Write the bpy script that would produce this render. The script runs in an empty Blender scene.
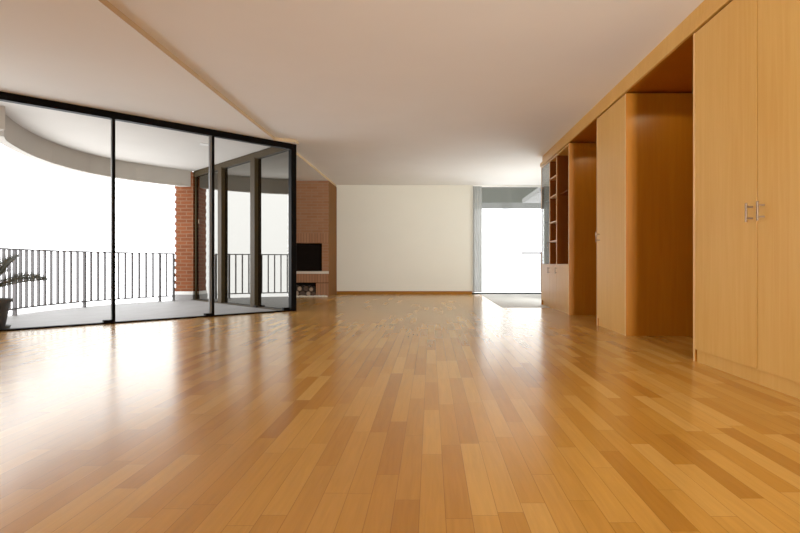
import bpy, bmesh, math, random
from mathutils import Vector, Matrix
random.seed(7)
S2 = math.sqrt(2.0)
scene = bpy.context.scene
COL = scene.collection

# ------------------------------------------------------------------ helpers
H_MAIN, H_LOW = 2.640, 2.592
CX, CY = -2.150, 8.29                       # corner of the glazing; u runs along the front glass, v along the return glass
def uv(u, v): return (CX + (-u - v) / S2, CY + (v - u) / S2)

class MB:
    """collects shapes, links them as one mesh"""
    def __init__(self): self.bm = bmesh.new()
    def _xf(self, verts, mat):
        if mat is not None: bmesh.ops.transform(self.bm, matrix=mat, verts=verts)
    def box(self, a, b, mat=None, bevel=0.0):
        r = bmesh.ops.create_cube(self.bm, size=1.0)
        vs = r['verts']
        for v in vs:
            v.co = Vector([(a[i] + b[i]) / 2 + v.co[i] * (b[i] - a[i]) for i in range(3)])
        if bevel > 0:
            es = list({e for v in vs for e in v.link_edges})
            rr = bmesh.ops.bevel(self.bm, geom=es, offset=bevel, segments=2, affect='EDGES', profile=0.6)
            vs = list({v for f in rr['faces'] for v in f.verts} | {v for v in vs if v.is_valid})
        self._xf(vs, mat)
        return self
    def prism(self, pts, z0, z1, mat=None):
        lo = [self.bm.verts.new((x, y, z0)) for x, y in pts]
        hi = [self.bm.verts.new((x, y, z1)) for x, y in pts]
        n = len(pts)
        self.bm.faces.new(lo[::-1]); self.bm.faces.new(hi)
        for i in range(n):
            j = (i + 1) % n
            self.bm.faces.new((lo[i], lo[j], hi[j], hi[i]))
        self._xf(lo + hi, mat)
        return self
    def tube(self, p, q, r0, r1=None, seg=12, caps=True):
        r1 = r0 if r1 is None else r1
        p, q = Vector(p), Vector(q); d = q - p
        m = Matrix.Translation((p + q) / 2) @ d.to_track_quat('Z', 'Y').to_matrix().to_4x4()
        bmesh.ops.create_cone(self.bm, cap_ends=caps, segments=seg, radius1=r0, radius2=r1, depth=d.length, matrix=m)
        return self
    def lathe(self, prof, seg=28, c=(0, 0, 0)):
        rings = []
        for r, z in prof:
            rings.append([self.bm.verts.new((c[0] + r * math.cos(2 * math.pi * k / seg), c[1] + r * math.sin(2 * math.pi * k / seg), c[2] + z)) for k in range(seg)])
        for a, b in zip(rings, rings[1:]):
            for k in range(seg):
                j = (k + 1) % seg
                self.bm.faces.new((a[k], a[j], b[j], b[k]))
        self.bm.faces.new(rings[0][::-1]); self.bm.faces.new(rings[-1])
        return self
    def sweep(self, pts, w, z0, z1):
        """upright band of thickness w along a plan polyline"""
        n = len(pts); L = []; R = []
        for i in range(n):
            a = Vector(pts[max(i - 1, 0)]); b = Vector(pts[min(i + 1, n - 1)])
            d = (b - a).normalized(); nrm = Vector((-d.y, d.x))
            p = Vector(pts[i])
            L.append(p + nrm * w / 2); R.append(p - nrm * w / 2)
        nv = self.bm.verts.new
        rings = [[nv((L[i].x, L[i].y, z0)), nv((R[i].x, R[i].y, z0)), nv((R[i].x, R[i].y, z1)), nv((L[i].x, L[i].y, z1))] for i in range(n)]
        for a, b in zip(rings, rings[1:]):
            for k in range(4):
                j = (k + 1) % 4
                self.bm.faces.new((a[k], a[j], b[j], b[k]))
        self.bm.faces.new(rings[0][::-1]); self.bm.faces.new(rings[-1])
        return self
    def build(self, name, mat, parent=None, smooth=False, label=None):
        bmesh.ops.recalc_face_normals(self.bm, faces=self.bm.faces)
        me = bpy.data.meshes.new(name); self.bm.to_mesh(me); self.bm.free()
        if smooth:
            for p in me.polygons: p.use_smooth = True
            try: me.set_sharp_from_angle(angle=math.radians(40))
            except Exception: pass
        me.materials.append(mat)
        o = bpy.data.objects.new(name, me); COL.objects.link(o)
        if parent is not None: o.parent = parent
        if label: o['label'] = label
        return o

def tag(o, label=None, cat=None, group=None, kind=None):
    if label: o['label'] = label
    if cat: o['category'] = cat
    if group: o['group'] = group
    if kind: o['kind'] = kind
    return o
def thing(name, label, cat, loc=(0, 0, 0), rz=0.0, group=None):
    o = bpy.data.objects.new(name, None); COL.objects.link(o)
    o.empty_display_size = 0.2
    o.location = loc; o.rotation_euler = (0, 0, rz)
    return tag(o, label, cat, group)
def struct(name, mb, mat, label=None):
    return tag(mb.build(name, mat), label, None, None, 'structure')
def struct_root(name, label, loc=(0, 0, 0), rz=0.0):
    o = bpy.data.objects.new(name, None); COL.objects.link(o)
    o.location = loc; o.rotation_euler = (0, 0, rz)
    return tag(o, label, None, None, 'structure')

# ------------------------------------------------------------------ materials
def lin(c):
    return tuple(((x / 255) / 12.92 if x / 255 <= 0.04045 else ((x / 255 + 0.055) / 1.055) ** 2.4) for x in c) + (1.0,)
def new_mat(name):
    m = bpy.data.materials.new(name); m.use_nodes = True
    nt = m.node_tree
    b = nt.nodes.get('Principled BSDF')
    return m, nt, b
def N(nt, t, **kw):
    n = nt.nodes.new(t)
    for k, v in kw.items(): setattr(n, k, v)
    return n
def math_n(nt, op, a, b=None):
    n = N(nt, 'ShaderNodeMath', operation=op)
    for i, x in enumerate((a, b)):
        if x is None: continue
        if isinstance(x, (int, float)): n.inputs[i].default_value = x
        else: nt.links.new(x, n.inputs[i])
    return n.outputs[0]
def mix_col(nt, fac, a, b, blend='MIX'):
    n = N(nt, 'ShaderNodeMix', data_type='RGBA', blend_type=blend)
    for s, x in ((n.inputs[0], fac), (n.inputs[6], a), (n.inputs[7], b)):
        if isinstance(x, (int, float, tuple)): s.default_value = x
        else: nt.links.new(x, s)
    return n.outputs[2]

def plain(name, rgb, rough=0.6, metal=0.0, var=0.06, scale=6.0, bump=0.0, spec=0.5):
    m, nt, b = new_mat(name)
    tc = N(nt, 'ShaderNodeTexCoord'); no = N(nt, 'ShaderNodeTexNoise')
    no.inputs['Scale'].default_value = scale; no.inputs['Detail'].default_value = 4
    nt.links.new(tc.outputs['Object'], no.inputs['Vector'])
    c = lin(rgb)
    d = tuple(x * (1 - var) for x in c[:3]) + (1,); e = tuple(min(1, x * (1 + var)) for x in c[:3]) + (1,)
    nt.links.new(mix_col(nt, no.outputs['Fac'], d, e), b.inputs['Base Color'])
    b.inputs['Roughness'].default_value = rough; b.inputs['Metallic'].default_value = metal
    b.inputs['Specular IOR Level'].default_value = spec
    if bump:
        bp = N(nt, 'ShaderNodeBump'); bp.inputs['Strength'].default_value = bump; bp.inputs['Distance'].default_value = 0.01
        nt.links.new(no.outputs['Fac'], bp.inputs['Height']); nt.links.new(bp.outputs['Normal'], b.inputs['Normal'])
    return m

def veneer(name, rgb, rgb2, rough=0.3, spec=0.35):
    """upright-grained pale wood veneer"""
    m, nt, b = new_mat(name)
    tc = N(nt, 'ShaderNodeTexCoord')
    mp = N(nt, 'ShaderNodeMapping'); mp.inputs['Scale'].default_value = (14, 14, 0.7)
    nt.links.new(tc.outputs['Object'], mp.inputs['Vector'])
    n1 = N(nt, 'ShaderNodeTexNoise'); n1.inputs['Scale'].default_value = 2.2; n1.inputs['Detail'].default_value = 6; n1.inputs['Distortion'].default_value = 0.6
    nt.links.new(mp.outputs['Vector'], n1.inputs['Vector'])
    mp2 = N(nt, 'ShaderNodeMapping'); mp2.inputs['Scale'].default_value = (2.2, 2.2, 0.5)
    nt.links.new(tc.outputs['Object'], mp2.inputs['Vector'])
    n2 = N(nt, 'ShaderNodeTexNoise'); n2.inputs['Scale'].default_value = 1.6; n2.inputs['Detail'].default_value = 3
    nt.links.new(mp2.outputs['Vector'], n2.inputs['Vector'])
    f = math_n(nt, 'ADD', math_n(nt, 'MULTIPLY', n1.outputs['Fac'], 0.55), math_n(nt, 'MULTIPLY', n2.outputs['Fac'], 0.45))
    r = N(nt, 'ShaderNodeMapRange'); r.inputs['From Min'].default_value = 0.36; r.inputs['From Max'].default_value = 0.64
    nt.links.new(f, r.inputs['Value'])
    nt.links.new(mix_col(nt, r.outputs['Result'], lin(rgb), lin(rgb2)), b.inputs['Base Color'])
    b.inputs['Roughness'].default_value = rough
    b.inputs['Specular IOR Level'].default_value = spec
    return m

FLOOR_GLOSS, FLOOR_CAP = 0.92, 0.52
def parquet():
    m, nt, b = new_mat('oak strip parquet')
    tc = N(nt, 'ShaderNodeTexCoord'); sx = N(nt, 'ShaderNodeSeparateXYZ')
    nt.links.new(tc.outputs['Object'], sx.inputs[0])
    W, L = 0.0765, 0.62
    xs = math_n(nt, 'DIVIDE', math_n(nt, 'ADD', sx.outputs[0], 20.0), W)
    row = math_n(nt, 'FLOOR', xs)
    w1 = N(nt, 'ShaderNodeTexWhiteNoise', noise_dimensions='1D'); nt.links.new(row, w1.inputs['W'])
    ys = math_n(nt, 'ADD', math_n(nt, 'DIVIDE', math_n(nt, 'ADD', sx.outputs[1], 20.0), L), math_n(nt, 'MULTIPLY', w1.outputs['Value'], 7.0))
    colm = math_n(nt, 'FLOOR', ys)
    cb = N(nt, 'ShaderNodeCombineXYZ'); nt.links.new(row, cb.inputs[0]); nt.links.new(colm, cb.inputs[1])
    w2 = N(nt, 'ShaderNodeTexWhiteNoise', noise_dimensions='3D'); nt.links.new(cb.outputs[0], w2.inputs['Vector'])
    ramp = N(nt, 'ShaderNodeValToRGB')
    stops = [(0.0, (166, 111, 38)), (0.15, (178, 123, 45)), (0.45, (186, 132, 52)), (0.75, (194, 141, 60)), (1.0, (203, 154, 75))]
    cr = ramp.color_ramp
    while len(cr.elements) < len(stops): cr.elements.new(0.5)
    for e, (p, c) in zip(cr.elements, stops): e.position = p; e.color = lin(c)
    nt.links.new(w2.outputs['Value'], ramp.inputs['Fac'])
    # grain: stretched along the board, shifted per board
    off = N(nt, 'ShaderNodeVectorMath', operation='MULTIPLY'); off.inputs[1].default_value = (9, 9, 9); nt.links.new(w2.outputs['Color'], off.inputs[0])
    ad = N(nt, 'ShaderNodeVectorMath', operation='ADD'); nt.links.new(tc.outputs['Object'], ad.inputs[0]); nt.links.new(off.outputs[0], ad.inputs[1])
    mp = N(nt, 'ShaderNodeMapping'); mp.inputs['Scale'].default_value = (60, 3.5, 1); nt.links.new(ad.outputs[0], mp.inputs['Vector'])
    gn = N(nt, 'ShaderNodeTexNoise'); gn.inputs['Scale'].default_value = 1.0; gn.inputs['Detail'].default_value = 5; gn.inputs['Distortion'].default_value = 0.8
    nt.links.new(mp.outputs['Vector'], gn.inputs['Vector'])
    gr = N(nt, 'ShaderNodeMapRange'); gr.inputs['From Min'].default_value = 0.3; gr.inputs['From Max'].default_value = 0.7
    gr.inputs['To Min'].default_value = 0.91; gr.inputs['To Max'].default_value = 1.07; nt.links.new(gn.outputs['Fac'], gr.inputs['Value'])
    cg = N(nt, 'ShaderNodeCombineColor')
    for i in range(3): nt.links.new(gr.outputs['Result'], cg.inputs[i])
    c1 = mix_col(nt, 1.0, ramp.outputs['Color'], cg.outputs[0], 'MULTIPLY')
    # seams
    fx = math_n(nt, 'FRACT', xs); fy = math_n(nt, 'FRACT', ys)
    ex = math_n(nt, 'MINIMUM', fx, math_n(nt, 'SUBTRACT', 1.0, fx)); ey = math_n(nt, 'MINIMUM', fy, math_n(nt, 'SUBTRACT', 1.0, fy))
    dx = math_n(nt, 'MULTIPLY', ex, W); dy = math_n(nt, 'MULTIPLY', ey, L)
    seam = math_n(nt, 'LESS_THAN', math_n(nt, 'MINIMUM', dx, dy), 0.0009)
    nt.links.new(mix_col(nt, math_n(nt, 'MULTIPLY', seam, 0.55), c1, lin((80, 46, 18))), b.inputs['Base Color'])
    # each board lies a hair out of level, and the lacquer is slightly wavy
    vm = N(nt, 'ShaderNodeVectorMath', operation='SUBTRACT'); vm.inputs[1].default_value = (0.5, 0.5, 0.5); nt.links.new(w2.outputs['Color'], vm.inputs[0])
    vs = N(nt, 'ShaderNodeVectorMath', operation='MULTIPLY'); vs.inputs[1].default_value = (0.002, 0.001, 0.0); nt.links.new(vm.outputs[0], vs.inputs[0])
    lo = N(nt, 'ShaderNodeTexNoise'); lo.inputs['Scale'].default_value = 9.0; lo.inputs['Detail'].default_value = 2; nt.links.new(tc.outputs['Object'], lo.inputs['Vector'])
    bp = N(nt, 'ShaderNodeBump'); bp.inputs['Strength'].default_value = 0.025; bp.inputs['Distance'].default_value = 0.01; nt.links.new(lo.outputs['Fac'], bp.inputs['Height'])
    va = N(nt, 'ShaderNodeVectorMath', operation='ADD'); nt.links.new(bp.outputs['Normal'], va.inputs[0]); nt.links.new(vs.outputs[0], va.inputs[1])
    vn = N(nt, 'ShaderNodeVectorMath', operation='NORMALIZE'); nt.links.new(va.outputs[0], vn.inputs[0])
    nt.links.new(vn.outputs[0], b.inputs['Normal'])
    b.inputs['Roughness'].default_value = 0.6
    b.inputs['Specular IOR Level'].default_value = 0.0
    out = nt.nodes.get('Material Output')
    gl = N(nt, 'ShaderNodeBsdfGlossy'); gl.inputs['Roughness'].default_value = 0.21; gl.inputs['Color'].default_value = (0.92, 0.89, 0.82, 1)
    nt.links.new(vn.outputs[0], gl.inputs['Normal'])
    fr = N(nt, 'ShaderNodeFresnel'); fr.inputs['IOR'].default_value = 1.45; nt.links.new(vn.outputs[0], fr.inputs['Normal'])
    fac = math_n(nt, 'MINIMUM', math_n(nt, 'MULTIPLY', fr.outputs[0], FLOOR_GLOSS), FLOOR_CAP)
    mx = N(nt, 'ShaderNodeMixShader'); nt.links.new(fac, mx.inputs[0]); nt.links.new(b.outputs[0], mx.inputs[1]); nt.links.new(gl.outputs[0], mx.inputs[2])
    nt.links.new(mx.outputs[0], out.inputs['Surface'])
    return m

def brick(name, c1, c2, mort, soldier=False, bw=0.25, bh=0.065, ms=0.008):
    m, nt, b = new_mat(name)
    tc = N(nt, 'ShaderNodeTexCoord'); s = N(nt, 'ShaderNodeSeparateXYZ'); nt.links.new(tc.outputs['Object'], s.inputs[0])
    h = math_n(nt, 'ADD', s.outputs[0], s.outputs[1])
    cb = N(nt, 'ShaderNodeCombineXYZ')
    if soldier: nt.links.new(s.outputs[2], cb.inputs[0]); nt.links.new(h, cb.inputs[1])
    else: nt.links.new(h, cb.inputs[0]); nt.links.new(s.outputs[2], cb.inputs[1])
    br = N(nt, 'ShaderNodeTexBrick'); nt.links.new(cb.outputs[0], br.inputs['Vector'])
    br.inputs['Scale'].default_value = 1.0; br.inputs['Brick Width'].default_value = bw; br.inputs['Row Height'].default_value = bh
    br.inputs['Mortar Size'].default_value = ms; br.inputs['Mortar Smooth'].default_value = 0.2
    br.inputs['Color1'].default_value = lin(c1); br.inputs['Color2'].default_value = lin(c2); br.inputs['Mortar'].default_value = lin(mort)
    if soldier: br.offset = 0.0
    no = N(nt, 'ShaderNodeTexNoise'); no.inputs['Scale'].default_value = 5; nt.links.new(tc.outputs['Object'], no.inputs['Vector'])
    nt.links.new(mix_col(nt, math_n(nt, 'MULTIPLY', no.outputs['Fac'], 0.3), br.outputs['Color'], lin(c1)), b.inputs['Base Color'])
    bp = N(nt, 'ShaderNodeBump'); bp.inputs['Strength'].default_value = 0.4; bp.inputs['Distance'].default_value = 0.005; bp.invert = True
    nt.links.new(br.outputs['Fac'], bp.inputs['Height']); nt.links.new(bp.outputs['Normal'], b.inputs['Normal'])
    b.inputs['Roughness'].default_value = 0.8; b.inputs['Specular IOR Level'].default_value = 0.2
    return m

def tiles(name, rgb, joint, size):
    m, nt, b = new_mat(name)
    tc = N(nt, 'ShaderNodeTexCoord'); br = N(nt, 'ShaderNodeTexBrick'); nt.links.new(tc.outputs['Object'], br.inputs['Vector'])
    br.offset = 0.0
    br.inputs['Scale'].default_value = 1.0; br.inputs['Brick Width'].default_value = size; br.inputs['Row Height'].default_value = size
    br.inputs['Mortar Size'].default_value = 0.006
    c = lin(rgb)
    br.inputs['Color1'].default_value = c; br.inputs['Color2'].default_value = tuple(x * 0.9 for x in c[:3]) + (1,); br.inputs['Mortar'].default_value = lin(joint)
    no = N(nt, 'ShaderNodeTexNoise'); no.inputs['Scale'].default_value = 3; no.inputs['Detail'].default_value = 5; nt.links.new(tc.outputs['Object'], no.inputs['Vector'])
    nt.links.new(mix_col(nt, math_n(nt, 'MULTIPLY', no.outputs['Fac'], 0.25), br.outputs['Color'], tuple(x * 0.75 for x in c[:3]) + (1,)), b.inputs['Base Color'])
    b.inputs['Roughness'].default_value = 0.6
    return m

def pane_glass(name, tint, refl, refl_tint=(1, 1, 1, 1), fres=True):
    """thin architectural glazing: tinted see-through plus a sharp reflection"""
    m, nt, b = new_mat(name); nt.nodes.remove(b)
    out = nt.nodes.get('Material Output')
    tr = N(nt, 'ShaderNodeBsdfTransparent'); tr.inputs['Color'].default_value = tint
    gl = N(nt, 'ShaderNodeBsdfGlossy'); gl.inputs['Roughness'].default_value = 0.0; gl.inputs['Color'].default_value = refl_tint
    mx = N(nt, 'ShaderNodeMixShader')
    if fres:
        fr = N(nt, 'ShaderNodeLayerWeight'); fr.inputs['Blend'].default_value = 0.12
        nt.links.new(math_n(nt, 'MULTIPLY', fr.outputs['Fresnel'], refl), mx.inputs[0])
    else: mx.inputs[0].default_value = refl
    nt.links.new(tr.outputs[0], mx.inputs[1]); nt.links.new(gl.outputs[0], mx.inputs[2]); nt.links.new(mx.outputs[0], out.inputs['Surface'])
    return m

def sheer(name, op, tlc=(0.07, 0.07, 0.06, 1)):
    m, nt, b = new_mat(name); nt.nodes.remove(b)
    out = nt.nodes.get('Material Output')
    tc = N(nt, 'ShaderNodeTexCoord'); mp = N(nt, 'ShaderNodeMapping'); mp.inputs['Scale'].default_value = (30, 1, 1)
    no = N(nt, 'ShaderNodeTexNoise'); no.inputs['Scale'].default_value = 1.0
    nt.links.new(tc.outputs['Object'], mp.inputs['Vector']); nt.links.new(mp.outputs['Vector'], no.inputs['Vector'])
    tr = N(nt, 'ShaderNodeBsdfTransparent'); df = N(nt, 'ShaderNodeBsdfDiffuse'); tl = N(nt, 'ShaderNodeBsdfTranslucent')
    df.inputs['Color'].default_value = (0.30, 0.31, 0.29, 1); tl.inputs['Color'].default_value = tlc
    m1 = N(nt, 'ShaderNodeMixShader'); m1.inputs[0].default_value = 0.5
    nt.links.new(df.outputs[0], m1.inputs[1]); nt.links.new(tl.outputs[0], m1.inputs[2])
    m2 = N(nt, 'ShaderNodeMixShader')
    nt.links.new(math_n(nt, 'ADD', op - 0.04, math_n(nt, 'MULTIPLY', no.outputs['Fac'], 0.08)), m2.inputs[0])
    nt.links.new(tr.outputs[0], m2.inputs[1]); nt.links.new(m1.outputs[0], m2.inputs[2]); nt.links.new(m2.outputs[0], out.inputs['Surface'])
    return m

def emitter(name, rgb, st):
    m, nt, b = new_mat(name)
    b.inputs['Base Color'].default_value = lin(rgb); b.inputs['Emission Color'].default_value = lin(rgb); b.inputs['Emission Strength'].default_value = st
    return m

M = dict(
    parquet=parquet(),
    ceiling=plain('warm white ceiling plaster', (233, 232, 226), 0.9, var=0.03, scale=2, spec=0.1),
    soffit=plain('cream soffit plaster', (234, 232, 224), 0.9, var=0.03, scale=2, spec=0.1),
    step_shade=plain('tan shade of the ceiling step', (196, 172, 136), 0.9, var=0.04, scale=3, spec=0.1),  # soft shadow band along the ceiling step, painted as a tan tone
    wall=plain('cream wall paint', (220, 217, 203), 0.85, var=0.03, scale=2, spec=0.15),
    outside=plain('light grey render', (222, 216, 206), 0.9, var=0.05, scale=2, spec=0.1),
    fascia=plain('grey concrete fascia', (194, 187, 176), 0.9, var=0.05, scale=2, spec=0.1),
    wood=veneer('honey maple veneer', (212, 158, 74), (221, 171, 90), 0.36, 0.2),
    wood_edge=veneer('pale maple edging', (222, 172, 104), (230, 184, 120), 0.4),
    wood_shade=veneer('maple veneer darkened with niche shade', (150, 85, 10), (162, 95, 14), 0.34, 0.25),  # same maple as the doors, the niches' dim light darkened into its colour
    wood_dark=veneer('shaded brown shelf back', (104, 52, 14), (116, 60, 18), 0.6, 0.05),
    baseb=plain('stained oak skirting', (140, 88, 30), 0.65, var=0.12, scale=9, spec=0.1),
    black=plain('black steel frame', (5, 4, 3), 0.5, 0.0, var=0.1, spec=0.06),
    bronze=plain('dark bronze post', (58, 46, 26), 0.6, 0.0, var=0.08, spec=0.15),
    alu=plain('brushed aluminium edge', (105, 105, 103), 0.5, 0.2, var=0.05),
    rail=plain('grey painted railing steel', (96, 92, 92), 0.5, 0.2, var=0.06),
    nickel=plain('satin nickel', (112, 84, 56), 0.4, 0.3, var=0.04),
    paving=tiles('grey balcony paving', (151, 148, 146), (122, 119, 117), 0.4),
    stone=tiles('pale grey stone floor', (196, 194, 184), (176, 174, 166), 0.6),
    brick_in=brick('brown fireplace brick', (148, 100, 68), (160, 112, 80), (154, 120, 94)),
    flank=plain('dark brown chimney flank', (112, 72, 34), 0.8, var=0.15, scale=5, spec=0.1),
    brick_sold=brick('brown soldier course brick', (150, 102, 72), (166, 118, 86), (124, 90, 66), True, 0.3, 0.062),
    brick_out=brick('red outdoor brick', (128, 66, 32), (108, 54, 26), (128, 92, 66), False, 0.24, 0.075, 0.010),
    soot=plain('black soot lining', (24, 17, 12), 0.95, var=0.3, scale=8, spec=0.1),
    slab=plain('pale stone hearth slab', (214, 204, 188), 0.5, var=0.06),
    bark=plain('dark log bark', (84, 66, 54), 0.9, var=0.4, scale=14, bump=0.5),
    cut=plain('pale cut log end', (176, 150, 124), 0.8, var=0.2, scale=20),
    pebble=plain('white pebbles', (240, 236, 226), 0.7, var=0.12, scale=12),
    pot=plain('dark grey plastic pot', (70, 68, 64), 0.6, var=0.08),
    soil=plain('dark potting soil', (50, 40, 32), 0.95, var=0.3, scale=30, bump=0.6),
    trunk=plain('shaggy brown trunk', (86, 72, 54), 0.9, var=0.3, scale=20, bump=0.6),
    leaf=plain('dark green leaflets', (70, 70, 54), 0.6, var=0.3, scale=7),
    glass=pane_glass('clear window glass', (0.95, 0.955, 0.955, 1), 0.5),
    tinted=pane_glass('dark reflective glass', (0.10, 0.085, 0.055, 1), 0.24, (0.93, 0.91, 0.84, 1), False),
    cab_glass=pane_glass('grey cabinet glass', (0.62, 0.62, 0.55, 1), 0.22, (1, 1, 1, 1), False),
    sheer=sheer('white sheer fabric', 0.24), sheer2=sheer('denser white sheer fabric', 0.96, (0.25, 0.25, 0.225, 1)),
    canopy=plain('grey green canopy soffit', (46, 48, 40), 0.9, var=0.08),
    louver=plain('white louvre slat', (104, 104, 100), 0.6, var=0.03),
    white=plain('white lamp trim', (240, 238, 232), 0.5, var=0.02),
    lens=emitter('lit lamp lens', (255, 250, 240), 2.5),
)

# ------------------------------------------------------------------ the setting
BACK, RIGHT, REAR, LEFT = 12.9, 2.90, -3.0, -5.634
END_RET = uv(0, 3.776); END_FRONT = uv(4.95, 0)
XL = -4.862
room = [(LEFT, REAR), (RIGHT, REAR), (RIGHT, BACK + 0.12), (XL, BACK + 0.12), (XL, END_RET[1]), END_RET, (CX, CY), END_FRONT]
struct('floor', MB().prism(room, -0.12, 0.0), M['parquet'], 'glossy honey brown strip parquet floor')
struct('ceiling', MB().prism(room, H_MAIN, H_MAIN + 0.25), M['ceiling'], 'smooth warm white ceiling')
low = [(LEFT, REAR), (-2.35, REAR), (-2.35, 8.03), (-2.08, 8.17), (-2.06, 8.30), (-2.285, 8.58), (-2.285, BACK),
       (XL, BACK), (XL, END_RET[1]), (END_RET[0] - .04, END_RET[1] + .04), (CX - .05, CY + .05), (END_FRONT[0] - .05, END_FRONT[1] + .05)]
low[-1] = END_FRONT; low[-2] = (CX, CY); low[-3] = END_RET
struct('ceiling.001', MB().prism(low, H_LOW, H_MAIN + 0.002), M['soffit'], 'slightly lower strip of ceiling along the glass wall')
T = 0.12
struct('wall_left', MB().box((LEFT - T, REAR, 0), (LEFT, END_FRONT[1] - 0.05, H_MAIN)), M['wall'])
struct('wall_rear', MB().box((LEFT - T, REAR - T, 0), (RIGHT + T, REAR, H_MAIN)), M['wall'])
struct('wall_right', MB().box((RIGHT, REAR, 0), (RIGHT + T, BACK + T, H_MAIN)), M['wall'])
xl = XL
struct('wall_back', MB().box((xl - T, BACK, 0), (1.0, BACK + T, H_MAIN)), M['wall'], 'plain cream wall at the far end of the room')
struct('wall_side', MB().box((XL - T, 11.36, 0), (XL, BACK, H_MAIN)), M['wall'])
struct('baseboard_back', MB().box((-2.27, BACK - 0.018, 0), (1.0, BACK, 0.078), bevel=0.004), M['baseb'], 'brown wooden baseboard along the cream far wall')
struct('baseboard_rear', MB().box((LEFT, REAR, 0), (RIGHT, REAR + 0.018, 0.078), bevel=0.004), M['baseb'])
struct('floor.001', MB().prism([(1.2, 8.96), (RIGHT, 8.96), (RIGHT, BACK + T), (1.2, BACK + T)], 0.0005, 0.004), M['stone'], 'pale grey stone strip of floor before the far window')

# balcony
def arc(r, a0, a1, n): return [uv(r * math.cos(math.radians(a0 + (a1 - a0) * k / n)), r * math.sin(math.radians(a0 + (a1 - a0) * k / n))) for k in range(n + 1)]
bf = [uv(-0.0, 0.0)] + [uv(7.0, 0.0), uv(7.0, 0.83)] + arc(3.98, 12.2, 90, 40)[0:]
struct('balcony_floor', MB().prism(bf, -0.2, -0.004), M['paving'], 'grey paved floor of the rounded balcony')
fas_uv = [(7.0, .85), (3.47, .85), (3.44, .9), (3.41, 1.0), (3.36, 1.25), (3.25, 1.55), (3.1, 1.9), (2.9, 2.28), (2.62, 2.70), (2.3, 3.06), (1.95, 3.36), (1.55, 3.58), (1.1, 3.72), (.6, 3.80), (0.0, 3.82)]
bc = [uv(0, 0)] + [uv(7.0, 0.0)] + [uv(u, v + .06) if u > 3.45 else uv(u * 1.015, v * 1.015) for u, v in fas_uv]
struct('balcony_ceiling', MB().prism(bc, 2.645, 2.885), M['outside'], 'pale ceiling of the rounded balcony')
struct('trim_1', MB().sweep([uv(u + .06, v + .06) for u, v in fas_uv[3:]], 0.12, 2.315, 2.645), M['fascia'], 'curved grey fascia hanging from the balcony ceiling edge')

struct('trim_7', MB().prism([uv(3.42, .85), uv(7.0, .85), uv(7.0, 1.02), uv(3.47, 1.02)], 2.36, 2.645), M['fascia'], 'straight grey fascia at the left end of the balcony')
struct('trim_8', MB().sweep([(-2.347, REAR), (-2.347, 8.027), (-2.078, 8.167), (-2.057, 8.302), (-2.282, 8.582), (-2.282, BACK)], 0.004, H_LOW, H_MAIN + 0.001), M['step_shade'], 'edge of the lower ceiling strip with its shade painted tan')  # thin strip over the step face, carries the painted shade
# ------------------------------------------------------------------ glazing: front wall of glass (runs along u)
RU = math.radians(-135)          # local +x points along +u
w1 = struct_root('window_1', 'floor to ceiling black framed glass wall onto the balcony', (CX, CY, 0), RU)
# local frame: x along u; local y: +y = direction (sin135..)  -> rotated (-135): y axis = (0.707,-0.707) = -v  (towards the room)
us = [0.06, 1.25, 2.472, 3.70, 4.95]
MB().box((0.05, -0.035, H_LOW - 0.088), (4.95, 0.045, H_LOW)).build('top_frame', M['black'], w1)
MB().box((0.05, -0.03, 0), (4.95, 0.03, 0.022)).build('bottom_frame', M['black'], w1)
for i in range(4):
    yy = 0.012 if i % 2 else -0.012
    MB().box((us[i] + 0.01, yy - 0.005, 0.022), (us[i + 1] - 0.01, yy + 0.005, H_LOW - 0.088)).build('pane', M['glass'], w1)
for i, u in enumerate(us[1:4]):
    w = 0.016
    MB().box((u - w, -0.03, 0.022), (u + w, 0.035, H_LOW - 0.088)).build('mullion', M['black'], w1)
    MB().box((u + w, -0.012, 0.022), (u + w + (0.03 if i == 0 else 0.006), 0.02, H_LOW - 0.088)).build('metal_edge', M['alu'], w1, label='pale metal edge of the sliding panel')
    MB().box((u + w, -0.035, 0.022), (u + w + 0.09, 0.03, 0.05)).build('roller', M['black'], w1)
MB().box((4.93, -0.05, 0), (5.0, 0.05, H_LOW)).build('end_frame', M['black'], w1)
MB().box((-0.046, -0.046, 0), (0.046, 0.046, H_LOW), bevel=0.006).build('corner_post', M['black'], w1)
MB().box((0.052, -0.05, 0.022), (0.15, -0.0, 0.06)).build('roller', M['black'], w1)

# return glass wall (runs along v)
w2 = struct_root('window_2', 'dark reflective glass wall running back from the black corner post', (CX, CY, 0), math.radians(135))
# local x along v, local y = (-.707,-.707) = +u  (towards the balcony)
vs_ = [0.06, 1.19, 2.50, 3.74]
MB().box((0.05, -0.05, H_LOW - 0.07), (3.80, 0.05, H_LOW + 0.04)).build('top_frame', M['bronze'], w2)
MB().box((0.05, -0.05, 0), (3.80, 0.05, 0.006)).build('bottom_track', M['bronze'], w2)
MB().box((0.05, 0.085, -0.004), (3.80, 0.10, 0.006)).build('bottom_track', M['bronze'], w2)
for i in range(3):
    a, b_ = vs_[i], vs_[i + 1]
    MB().box((a, -0.006, 0.006), (b_, 0.006, H_LOW - 0.07)).build('pane', M['tinted'], w2)
for v in vs_[1:3]:
    MB().box((v - 0.08, -0.07, 0.0), (v + 0.08, 0.07, H_LOW - 0.05), bevel=0.004).build('post', M['bronze'], w2)
MB().box((3.74, -0.03, 0.0), (3.80, 0.02, H_LOW + 0.04)).build('end_frame', M['bronze'], w2)
MB().box((1.02, 0.056, 0.0), (1.13, 0.085, 0.03)).build('roller', M['black'], w2)
MB().tube((3.62, 0.008, 1.56), (3.62, 0.008, 1.64), 0.012).build('door_handle', M['nickel'], w2)

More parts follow.
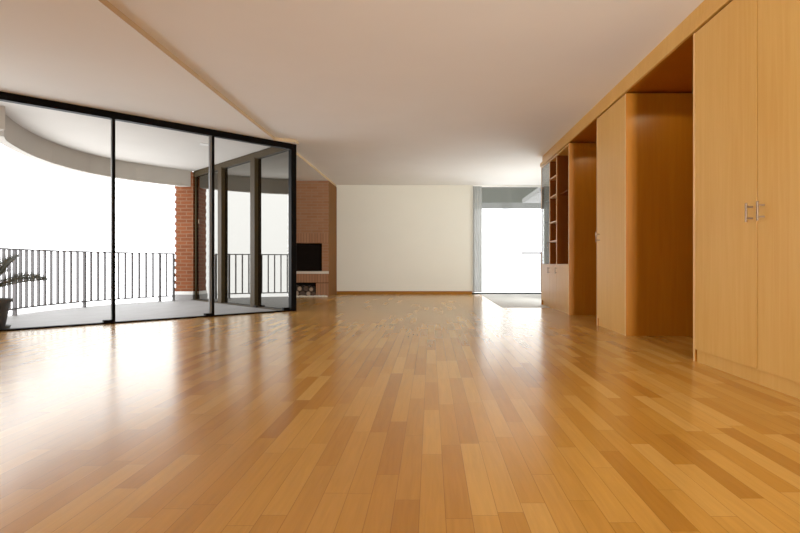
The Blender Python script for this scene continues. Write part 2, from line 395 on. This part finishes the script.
# balcony railing: arc of radius 3.84 about the corner
rl = thing('balcony_railing', 'curved grey metal railing with upright bars along the balcony edge', 'railing', (CX, CY, 0))
def loc(p): return (p[0] - CX, p[1] - CY)
RR = 3.84
MB().sweep([loc(p) for p in arc(RR, 1, 83.6, 60)], 0.04, 0.93, 0.952).build('top_rail', M['rail'], rl)
MB().sweep([loc(p) for p in arc(RR, 1, 83.6, 60)], 0.035, 0.08, 0.102).build('bottom_rail', M['rail'], rl)
k = 0; a = 83.5
while a > 1:
    u, v = RR * math.cos(math.radians(a)), RR * math.sin(math.radians(a))
    p = loc(uv(u, v)); rot = Matrix.Translation((p[0], p[1], 0)) @ Matrix.Rotation(math.radians(135 + 90 - a + 0), 4, 'Z')
    post = (k == 0 or (k - 2) % 11 == 0)
    if post: MB().box((-0.024, -0.018, -0.004), (0.024, 0.018, 0.935), rot).build('post', M['rail'], rl)
    else: MB().box((-0.018, -0.013, 0.10), (0.018, 0.013, 0.935), rot).build('bar', M['rail'], rl)
    a -= 2.04; k += 1

# brick pillar at the end of the railing
bp = thing('brick_pillar', 'red brick pillar with toothed edge at the end of the balcony railing', 'pillar', (-5.245, 10.92, 0))
# front face looks into the room
mb = MB(); n = 0; z = 0.17
while z < 2.60:
    z2 = min(z + 0.075, 2.62); e = 0.0 if n % 2 == 0 else 0.022
    mb.box((e, 0.0, z), (0.38, 0.42, z2)); z = z2; n += 1
mb.build('brickwork', M['brick_out'], bp)
MB().box((-0.01, -0.01, 0.105), (0.38, 0.42, 0.17)).build('plinth', M['white'], bp, label='white painted base band')
MB().box((-0.02, -0.02, -0.15), (0.38, 0.43, 0.105)).build('kerb', M['paving'], bp)

# balcony lamp
lx_, ly_ = -3.59, 8.50
cl = thing('recessed_ceiling_light', 'small round white lamp set in the balcony ceiling', 'ceiling light', (lx_, ly_, 2.645))
MB().lathe([(0.062, 0), (0.085, 0), (0.085, -0.012), (0.062, -0.012)], 24).build('trim_ring', M['white'], cl, True)
MB().lathe([(0.0001, -0.004), (0.06, -0.004), (0.06, -0.010), (0.0001, -0.010)], 24).build('lens', M['lens'], cl)

# ------------------------------------------------------------------ far window
w3 = struct_root('window_3', 'full height window in the far wall beside the bookcase', (0, BACK, 0))
MB().box((1.0, 0.05, 0.0), (RIGHT, 0.12, 0.035)).build('bottom_frame', M['black'], w3)
MB().box((1.0, 0.05, H_MAIN - 0.03), (RIGHT, 0.12, H_MAIN)).build('top_frame', M['outside'], w3)
MB().box((1.0, 0.05, 0.035), (1.06, 0.12, H_MAIN - 0.03)).build('side_frame', M['outside'], w3)
MB().box((2.84, 0.05, 0.035), (RIGHT, 0.12, H_MAIN - 0.03)).build('side_frame', M['outside'], w3)
MB().box((1.06, 0.08, 0.035), (1.84, 0.09, H_MAIN - 0.03)).build('pane', M['glass'], w3)
MB().box((1.76, 0.095, 0.035), (2.84, 0.105, H_MAIN - 0.03)).build('pane', M['glass'], w3)
def curtain(x0, x1, y, mat, label, amp=0.006, per=0.11):
    t = thing('panel_curtain', label, 'curtain', ((x0 + x1) / 2, y, 0.05), 0, 'sheer panels at the far window')
    bm = MB(); nx = max(8, int((x1 - x0) / 0.02)); vv = []
    for i in range(nx + 1):
        x = x0 + (x1 - x0) * i / nx - (x0 + x1) / 2
        yy = amp * math.sin(2 * math.pi * x / per)
        vv.append((bm.bm.verts.new((x, yy, 0.0)), bm.bm.verts.new((x, yy, 2.555))))
    for a_, b_ in zip(vv, vv[1:]): bm.bm.faces.new((a_[0], b_[0], b_[1], a_[1]))
    bm.build('fabric', mat, t, True)
    MB().box((-(x1 - x0) / 2, -0.012, 2.555), ((x1 - x0) / 2, 0.012, 2.583)).build('hanging_rail', M['white'], t)
    return t
curtain(1.02, 1.235, BACK - 0.06, M['sheer2'], 'narrow dense white curtain at the left edge of the far window', 0.012, 0.07)
curtain(1.20, 1.97, BACK - 0.02, M['sheer'], 'wide sheer white panel curtain next to the narrow dense one', 0.002)
curtain(1.72, 2.84, BACK + 0.02, M['sheer'], 'sheer white panel curtain nearest the bookcase, overlapping its neighbour', 0.002)
# outside the far window
cn = tag(MB().box((-1.0, 16.2, 2.60), (5.5, 18.0, 4.6)).box((-1.0, 17.7, 4.4), (5.5, 18.0, 4.6)).build('canopy', M['canopy']), 'dark grey green overhang seen through the top of the far window', 'canopy')
lv = thing('louvred_awning', 'white slatted awning outside the upper right of the far window', 'awning', (2.75, 13.4, 2.56))
for i in range(9):
    MB().box((0.0, 0.02 + i * 0.29, 0.0), (1.6, 0.20 + i * 0.29, 0.03)).build('slat', M['louver'], lv)
for x in (0.0, 1.2): MB().box((x, 0.0, 0.03), (x + 0.07, 2.62, 0.13)).build('side_rail', M['louver'], lv)
tag(MB().box((2.38, 14.0, 1.0), (2.95, 14.05, 1.045)).tube((2.9, 14.02, 0.0), (2.9, 14.02, 1.0), 0.02).build('handrail', M['rail']), 'short grey bar seen outside the far window beside the bookcase', 'handrail')

# ------------------------------------------------------------------ built-in wood wall on the right
XF = 1.978; TOPZ = 2.46; PT = 0.022
DEPTH = RIGHT - 0.005
def handle(parent, y, z, side=0):
    h = MB()
    h.box((-0.046, y - 0.006, z - 0.058), (-0.036, y + 0.006, z + 0.058), bevel=0.002)
    for s in (-1, 1): h.box((-0.040, y - 0.005, z + s * 0.035 - 0.005), (0.0, y + 0.005, z + s * 0.035 + 0.005))
    return h.build('handle', M['nickel'], parent, label='metal bar handle')
def closet(name, y0, y1, doors, label, cat, plinth_in=0.012, hinge=None):
    """doors: list of (ya, yb, handle_y)"""
    t = thing(name, label, cat, (XF, (y0 + y1) / 2, 0)); c = (y0 + y1) / 2
    D = DEPTH - XF
    for ya, yb in ((y0, y0 + PT), (y1 - PT, y1)):
        MB().box((0.0, ya - c, 0.0), (D, yb - c, TOPZ), bevel=0.0015).build('side_panel', M['wood_shade'], t)
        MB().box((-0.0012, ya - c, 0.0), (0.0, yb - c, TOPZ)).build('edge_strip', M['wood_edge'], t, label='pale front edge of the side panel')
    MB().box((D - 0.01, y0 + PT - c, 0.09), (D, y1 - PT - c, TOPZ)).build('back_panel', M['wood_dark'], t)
    MB().box((0.022, y0 + PT - c, TOPZ - 0.022), (D - 0.01, y1 - PT - c, TOPZ)).build('top_panel', M['wood'], t)
    MB().box((0.022, y0 + PT - c, 0.09), (D - 0.01, y1 - PT - c, 0.112)).build('bottom_panel', M['wood'], t)
    MB().box((plinth_in, y0 + PT + 0.012 - c, 0.0), (plinth_in + 0.018, y1 - PT - 0.012 - c, 0.088)).build('plinth', M['wood'], t)
    for ya, yb, hy in doors:
        d = MB().box((0.001, ya - c, 0.091), (0.021, yb - c, TOPZ - 0.003), bevel=0.0012).build('door', M['wood'], t)
        handle(d, hy - c, 1.045)
    return t
closet('wardrobe', 2.45, 4.015, [(3.2385, 3.991, 3.274), (2.476, 3.2270, 3.160)], 'large honey coloured built-in wardrobe with two metal handled doors, nearest the camera', 'wardrobe')
closet('cupboard', 5.405, 6.345, [(5.430, 6.320, 6.245)], 'tall single door honey coloured cupboard standing between the two niches', 'cupboard')
# another stretch of the same wood wall towards the camera
struct('wall_panel', MB().box((XF, REAR + 0.02, 0), (XF + 0.03, 2.44, TOPZ)), M['wood'])

# bookcase
B0, B1 = 7.625, 9.53
bc_ = thing('bookcase', 'tall wooden bookcase with open shelves, a glass door and low doors by the far window', 'bookcase', (XF, (B0 + B1) / 2, 0)); c = (B0 + B1) / 2
D = DEPTH - XF; MID = 0.73; BD = 0.42
for ya, yb in ((B0, B0 + PT), (B1 - PT, B1)):
    MB().box((0.0, ya - c, 0.0), (D if ya == B0 else BD, yb - c, TOPZ), bevel=0.0015).build('side_panel', M['wood_shade'], bc_)
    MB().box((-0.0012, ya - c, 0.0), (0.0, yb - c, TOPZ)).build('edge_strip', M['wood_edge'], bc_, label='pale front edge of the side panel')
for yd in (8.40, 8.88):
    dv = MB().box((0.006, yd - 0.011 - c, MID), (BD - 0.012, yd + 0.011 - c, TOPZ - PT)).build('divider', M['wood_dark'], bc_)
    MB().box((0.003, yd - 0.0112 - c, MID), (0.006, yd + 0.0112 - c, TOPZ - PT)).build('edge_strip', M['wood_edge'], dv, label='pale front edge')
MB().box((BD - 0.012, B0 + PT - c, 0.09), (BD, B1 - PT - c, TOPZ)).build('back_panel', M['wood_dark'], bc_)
MB().box((0.003, B0 + PT - c, TOPZ - PT), (BD - 0.012, B1 - PT - c, TOPZ)).build('top_panel', M['wood'], bc_)
MB().box((0.0235, B0 + PT - c, MID - 0.022), (BD - 0.012, B1 - PT - c, MID)).build('counter', M['wood'], bc_)
MB().box((0.004, B0 + PT - c, MID), (BD - 0.012, B0 + PT + 0.004 - c, TOPZ - PT)).build('side_lining', M['wood_dark'], bc_)
MB().box((0.0235, B0 + PT - c, 0.09), (BD - 0.012, B1 - PT - c, 0.112)).build('bottom_panel', M['wood'], bc_)
MB().box((0.03, B0 + PT - c, 0.0), (0.048, B1 - PT - c, 0.088)).build('plinth', M['wood'], bc_)
for z in (1.10, 1.41, 1.83, 2.135):
    MB().box((0.004, 8.411 - c, z - 0.011), (BD - 0.012, 8.869 - c, z + 0.011), bevel=0.001).build('shelf', M['wood_edge'], bc_)
MB().box((0.06, B0 + PT - c, 1.82), (BD - 0.012, 8.389 - c, 1.84)).build('shelf', M['wood_dark'], bc_)
for z in (1.10, 1.47, 1.84, 2.16):
    MB().box((0.06, 8.891 - c, z - 0.01), (BD - 0.012, B1 - PT - c, z + 0.01)).build('shelf', M['wood_dark'], bc_)
gd = MB().box((0.004, 8.893 - c, MID + 0.004), (0.012, B1 - PT - 0.002 - c, TOPZ - PT - 0.003)).build('glass_door', M['cab_glass'], bc_, label='grey glass door over shelves')
g = MB(); g.box((-0.03, 8.915 - c, 1.00), (-0.022, 8.925 - c, 1.10))
g.box((-0.024, 8.916 - c, 1.01), (0.004, 8.924 - c, 1.018)); g.box((-0.024, 8.916 - c, 1.082), (0.004, 8.924 - c, 1.09)); g.build('handle', M['nickel'], gd)
for ya, yb, hy in ((7.651, 8.398, 8.36), (8.404, 8.878, 8.84), (8.884, 9.505, 8.92)):
    d = MB().box((0.001, ya - c, 0.091), (0.021, yb - c, MID - 0.002), bevel=0.0012).build('door', M['wood'], bc_)
    h = MB(); h.box((-0.03, hy - 0.005 - c, 0.58), (-0.022, hy + 0.005 - c, 0.68))
    for z in (0.595, 0.665): h.box((-0.024, hy - 0.004 - c, z - 0.004), (0.001, hy + 0.004 - c, z + 0.004))
    h.build('handle', M['nickel'], d)
# cornice, niche tops and backs
struct('trim_2', MB().box((XF - 0.004, REAR + 0.02, 2.479), (XF + 0.02, 9.62, 2.545), bevel=0.002), M['wood'], 'long wooden cornice board above the built-in cupboards')
struct('trim_3', MB().box((XF + 0.004, REAR + 0.02, 2.545), (XF + 0.03, 9.47, H_MAIN)), M['wood'])
struct('trim_4', MB().box((XF + 0.02, REAR + 0.02, 2.479), (DEPTH, 9.53, 2.50)), M['wood_shade'])
struct('trim_5', MB().box((DEPTH - 0.02, 4.02, 0), (DEPTH, 5.40, 2.479)), M['wood_shade'])
struct('trim_6', MB().box((DEPTH - 0.02, 6.35, 0), (DEPTH, 7.62, 2.479)), M['wood_shade'])

# ------------------------------------------------------------------ fireplace
FX1, FX0, FY0, FY1 = -2.277, -3.95, 11.9, BACK - 0.003
fp = thing('fireplace', 'brown brick chimney breast with dark raised firebox and log niche', 'fireplace', (FX1, FY0, 0))
ox0, ox1 = -3.55, -2.427           # firebox opening
lx0, lx1 = -3.55, -2.56            # log niche
r = lambda x: x - FX1
W_ = FX0 - FX1
def fb(name, x0, x1, y0, y1, z0, z1, mat, label=None): return MB().box((r(x0), y0 - FY0, z0), (r(x1), y1 - FY0, z1)).build(name, mat, fp, label=label)
fb('chimney_breast', FX0, FX1, FY0, FY1, 1.42, H_LOW - 0.002, M['brick_in'])
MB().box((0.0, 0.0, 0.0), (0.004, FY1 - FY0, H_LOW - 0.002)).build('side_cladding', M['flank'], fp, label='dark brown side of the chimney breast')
fb('lintel', FX0, FX1, FY0, FY1, 1.20, 1.42, M['brick_sold'], 'upright brick course over the opening')
fb('jamb', ox1, FX1, FY0, FY1, 0.57, 1.20, M['brick_in'])
fb('jamb', FX0, ox0, FY0, FY1, 0.57, 1.20, M['brick_in'])
fb('firebox', ox0, ox1, FY0 + 0.55, FY1, 0.57, 1.20, M['soot'], 'black sooty back of the firebox')
fb('firebox_side', ox0, ox0 + 0.01, FY0 + 0.02, FY0 + 0.55, 0.57, 1.20, M['soot'])
fb('firebox_side', ox1 - 0.01, ox1, FY0 + 0.02, FY0 + 0.55, 0.57, 1.20, M['soot'])
fb('firebox_floor', ox0 + 0.01, ox1 - 0.01, FY0 + 0.06, FY0 + 0.55, 0.57, 0.578, M['soot'])
MB().box((r(FX0), -0.035, 0.515), (r(FX1) + 0.0, FY1 - FY0, 0.57), bevel=0.006).build('hearth_slab', M['slab'], fp, label='pale stone slab under the firebox')
fb('apron', FX0, FX1, FY0, FY1, 0.32, 0.515, M['brick_sold'], 'upright brick course under the slab')
fb('niche_side', lx1, FX1, FY0, FY1, 0.0, 0.312, M['brick_sold'])
fb('niche_side', FX0, lx0, FY0, FY1, 0.0, 0.312, M['brick_in'])
fb('niche_back', lx0, lx1, FY0 + 0.5, FY1, 0.0, 0.312, M['soot'])
fb('steel_angle', FX0, FX1, FY0 + 0.004, FY0 + 0.4, 0.312, 0.32, M['soot'])
# firewood
lp = [(-3.30, 0.075, .065), (-3.15, 0.07, .06), (-3.01, 0.075, .065), (-2.87, 0.07, .058), (-2.74, 0.068, .056), (-2.63, 0.06, .05),
      (-3.22, 0.185, .055), (-3.08, 0.19, .06), (-2.94, 0.18, .055), (-2.80, 0.182, .055), (-2.68, 0.165, .05)]
for i, (x, z, rad) in enumerate(lp):
    t = thing('firewood_log', 'dark round log lying in the pile under the fireplace hearth', 'log', (x, FY0 + 0.04, z), 0, 'logs stacked under the hearth')
    mb = MB(); sg = 10; f0 = 0.02 * random.random(); ln = 0.36 + 0.06 * random.random()
    ring = []
    for yy in (f0, f0 + ln * .5, f0 + ln):
        ring.append([mb.bm.verts.new((rad * (1 + .1 * math.sin(3 * k + i)) * math.cos(2 * math.pi * k / sg), yy, rad * (1 + .1 * math.sin(3 * k + i)) * math.sin(2 * math.pi * k / sg))) for k in range(sg)])
    for a_, b_ in zip(ring, ring[1:]):
        for k in range(sg): mb.bm.faces.new((a_[k], a_[(k + 1) % sg], b_[(k + 1) % sg], b_[k]))
    mb.bm.faces.new(ring[0][::-1]); mb.bm.faces.new(ring[-1])
    mb.build('bark', M['bark'], t, True)
    if i % 2 == 0: MB().tube((0, f0 - 0.004, 0), (0, f0 + 0.001, 0), rad * .78, seg=12).build('cut_end', M['cut'], t, label='pale sawn end')
mb = MB()
for i in range(170):
    x = random.uniform(-3.9, -2.30); y = random.uniform(FY0 - 0.14, FY0 - 0.066); rr = random.uniform(0.018, 0.032)
    m = Matrix.Translation((x, y, rr * .7)) @ Matrix.Diagonal((1.2, 1, .75, 1))
    bmesh.ops.create_icosphere(mb.bm, subdivisions=1, radius=rr, matrix=m)
tag(mb.build('white_pebbles', M['pebble'], None, True), 'row of small white pebbles on the floor before the fireplace', 'pebbles', None, 'stuff')

# ------------------------------------------------------------------ potted plant on the balcony
px_, py_ = -4.985, 6.03
pt = thing('potted_palm', 'dark potted cycad palm with feathery fronds on the balcony behind the glass', 'potted plant', (px_, py_, -0.004))
MB().lathe([(0.0001, 0.0), (0.175, 0.0), (0.19, 0.03), (0.18, 0.03), (0.165, 0.012), (0.0001, 0.012)]).build('saucer', M['pot'], pt, True)
MB().lathe([(0.0001, 0.013), (0.135, 0.013), (0.185, 0.30), (0.205, 0.30), (0.208, 0.34), (0.188, 0.34), (0.182, 0.29), (0.0001, 0.29)]).build('planter', M['pot'], pt, True)
MB().lathe([(0.0001, 0.288), (0.181, 0.291), (0.181, 0.30), (0.10, 0.315), (0.0001, 0.32)]).build('soil', M['soil'], pt, True)
MB().lathe([(0.0001, 0.30), (0.075, 0.30), (0.085, 0.36), (0.07, 0.43), (0.045, 0.47), (0.0001, 0.48)], 14).build('trunk', M['trunk'], pt, True)
def frond(az, elev, droop, L):
    mb = MB(); n = 18; pts = []
    ca, sa = math.cos(az), math.sin(az)
    p = Vector((0.03 * ca, 0.03 * sa, 0.45)); e = elev
    for i in range(n + 1):
        pts.append(p.copy())
        d = Vector((math.cos(e) * ca, math.cos(e) * sa, math.sin(e))); p = p + d * (L / n); e -= droop / n
    for i in range(n): mb.tube(pts[i], pts[i + 1], 0.009 * (1 - i / n * .7), 0.009 * (1 - (i + 1) / n * .7), 5)
    side = Vector((-sa, ca, 0))
    for i in range(2, n + 1):
        for sub in (0, .5):
            if i == n and sub: continue
            a_ = pts[i] if not sub else (pts[i] + pts[min(i + 1, n)]) / 2
            tdir = (pts[min(i + 1, n)] - pts[i - 1]).normalized(); up = tdir.cross(side) * -1
            if up.z < 0: up = -up
            t_ = (i + sub) / n; ll = 0.15 * math.sin(math.pi * (0.18 + 0.72 * t_)) * L / .6
            for s in (-1, 1):
                dr = (side * s * 0.6 + up * 0.75 + tdir * 0.55).normalized()
                w = tdir.cross(dr).cross(dr).normalized() * 0.0045
                q = a_ + dr * ll * random.uniform(.85, 1.1)
                vs = [mb.bm.verts.new(x) for x in (a_ - w, a_ + dr * ll * .5 - w, q, a_ + dr * ll * .5 + w, a_ + w)]
                mb.bm.faces.new(vs)
    return mb.build('frond', M['leaf'], pt)
for az, el, dr, L in ((0.15, 0.34, 0.35, .56), (-0.25, 1.12, 0.75, .54), (1.0, .6, .9, .55), (1.9, .8, .9, .55), (2.8, .5, .9, .55), (3.6, .9, .9, .5), (4.5, .5, .8, .5), (5.4, .75, .8, .42), (0.9, 1.25, .5, .45), (3.1, 1.2, .6, .48)):
    frond(az, el, dr, L)

# ------------------------------------------------------------------ light
w = bpy.data.worlds.new('overcast sky'); scene.world = w; w.use_nodes = True
nt = w.node_tree; bg = nt.nodes['Background']
tc = N(nt, 'ShaderNodeTexCoord'); sx = N(nt, 'ShaderNodeSeparateXYZ'); nt.links.new(tc.outputs['Generated'], sx.inputs[0])
rp = N(nt, 'ShaderNodeValToRGB'); rp.color_ramp.elements[0].position = 0.42; rp.color_ramp.elements[0].color = (0.80, 0.80, 0.82, 1)
rp.color_ramp.elements[1].position = 0.62; rp.color_ramp.elements[1].color = (0.98, 0.99, 1.0, 1)
nt.links.new(math_n(nt, 'MULTIPLY_ADD', sx.outputs[2], 0.5), rp.inputs['Fac'])
rp.inputs['Fac'].links[0].from_node.inputs[2].default_value = 0.5
nt.links.new(rp.outputs['Color'], bg.inputs['Color']); bg.inputs['Strength'].default_value = 5.0

def spot(name, loc_, e, col, ang, blend, rot=(0, 0, 0), rad=0.03):
    l = bpy.data.lights.new(name, 'SPOT'); l.energy = e; l.color = col; l.spot_size = ang; l.spot_blend = blend; l.shadow_soft_size = rad
    o = bpy.data.objects.new(name, l); COL.objects.link(o); o.location = loc_; o.rotation_euler = rot; return o
spot('niche_lamp', (2.36, 4.72, 2.44), 5, (1, .85, .45), math.radians(150), .08)
spot('niche_lamp', (2.36, 6.98, 2.44), 5, (1, .85, .45), math.radians(150), .08)

def area(name, loc_, to, e, col, sx_, sy_, spread=180):
    l = bpy.data.lights.new(name, 'AREA'); l.energy = e; l.color = col; l.shape = 'RECTANGLE'; l.size = sx_; l.size_y = sy_; l.spread = math.radians(spread)
    o = bpy.data.objects.new(name, l); COL.objects.link(o); o.location = loc_
    o.rotation_euler = (Vector(to) - Vector(loc_)).to_track_quat('-Z', 'Y').to_euler(); return o
area('fill_light', (1.6, -2.6, 1.5), (-0.3, 12.9, 2.0), 66, (1, .97, .90), 0.5, 1.4, 55)  # added beam, unseen behind the camera, lifts the far wall
area('fill_light', (-2.6, -2.7, 1.2), (-1.5, 4.0, 2.7), 135, (.99, .99, .96), 5.0, 1.6)  # added fill, unseen behind the camera, brightens ceiling and cupboards

area('fill_light', (2.82, 10.9, 0.9), (-1.5, 9.5, 2.6), 72, (.97, .99, 1), 1.6, 1.2)  # added fill, hidden behind the bookcase, brightens the far ceiling

# ------------------------------------------------------------------ camera
cam = bpy.data.cameras.new('camera'); co = bpy.data.objects.new('camera', cam); COL.objects.link(co)
co.location = (0, 0, 0.728); co.rotation_euler = (math.radians(90), 0, 0)
cam.sensor_width = 36.0; cam.lens = 36.0 * 533 / 800
cam.shift_x = -(430.7 - 400) / 800.0; cam.shift_y = -(266.5 - 264.2) / 800.0
cam.clip_start = 0.05
scene.camera = co
scene.view_settings.view_transform = 'Standard'; scene.view_settings.look = 'None'
scene.view_settings.exposure = 0.0; scene.view_settings.gamma = 1.2
cy = scene.cycles
cy.max_bounces = 14; cy.diffuse_bounces = 8; cy.glossy_bounces = 6; cy.transmission_bounces = 8; cy.transparent_max_bounces = 16
cy.use_denoising = True; cy.caustics_reflective = False; cy.caustics_refractive = False
cy.sample_clamp_indirect = 8.0
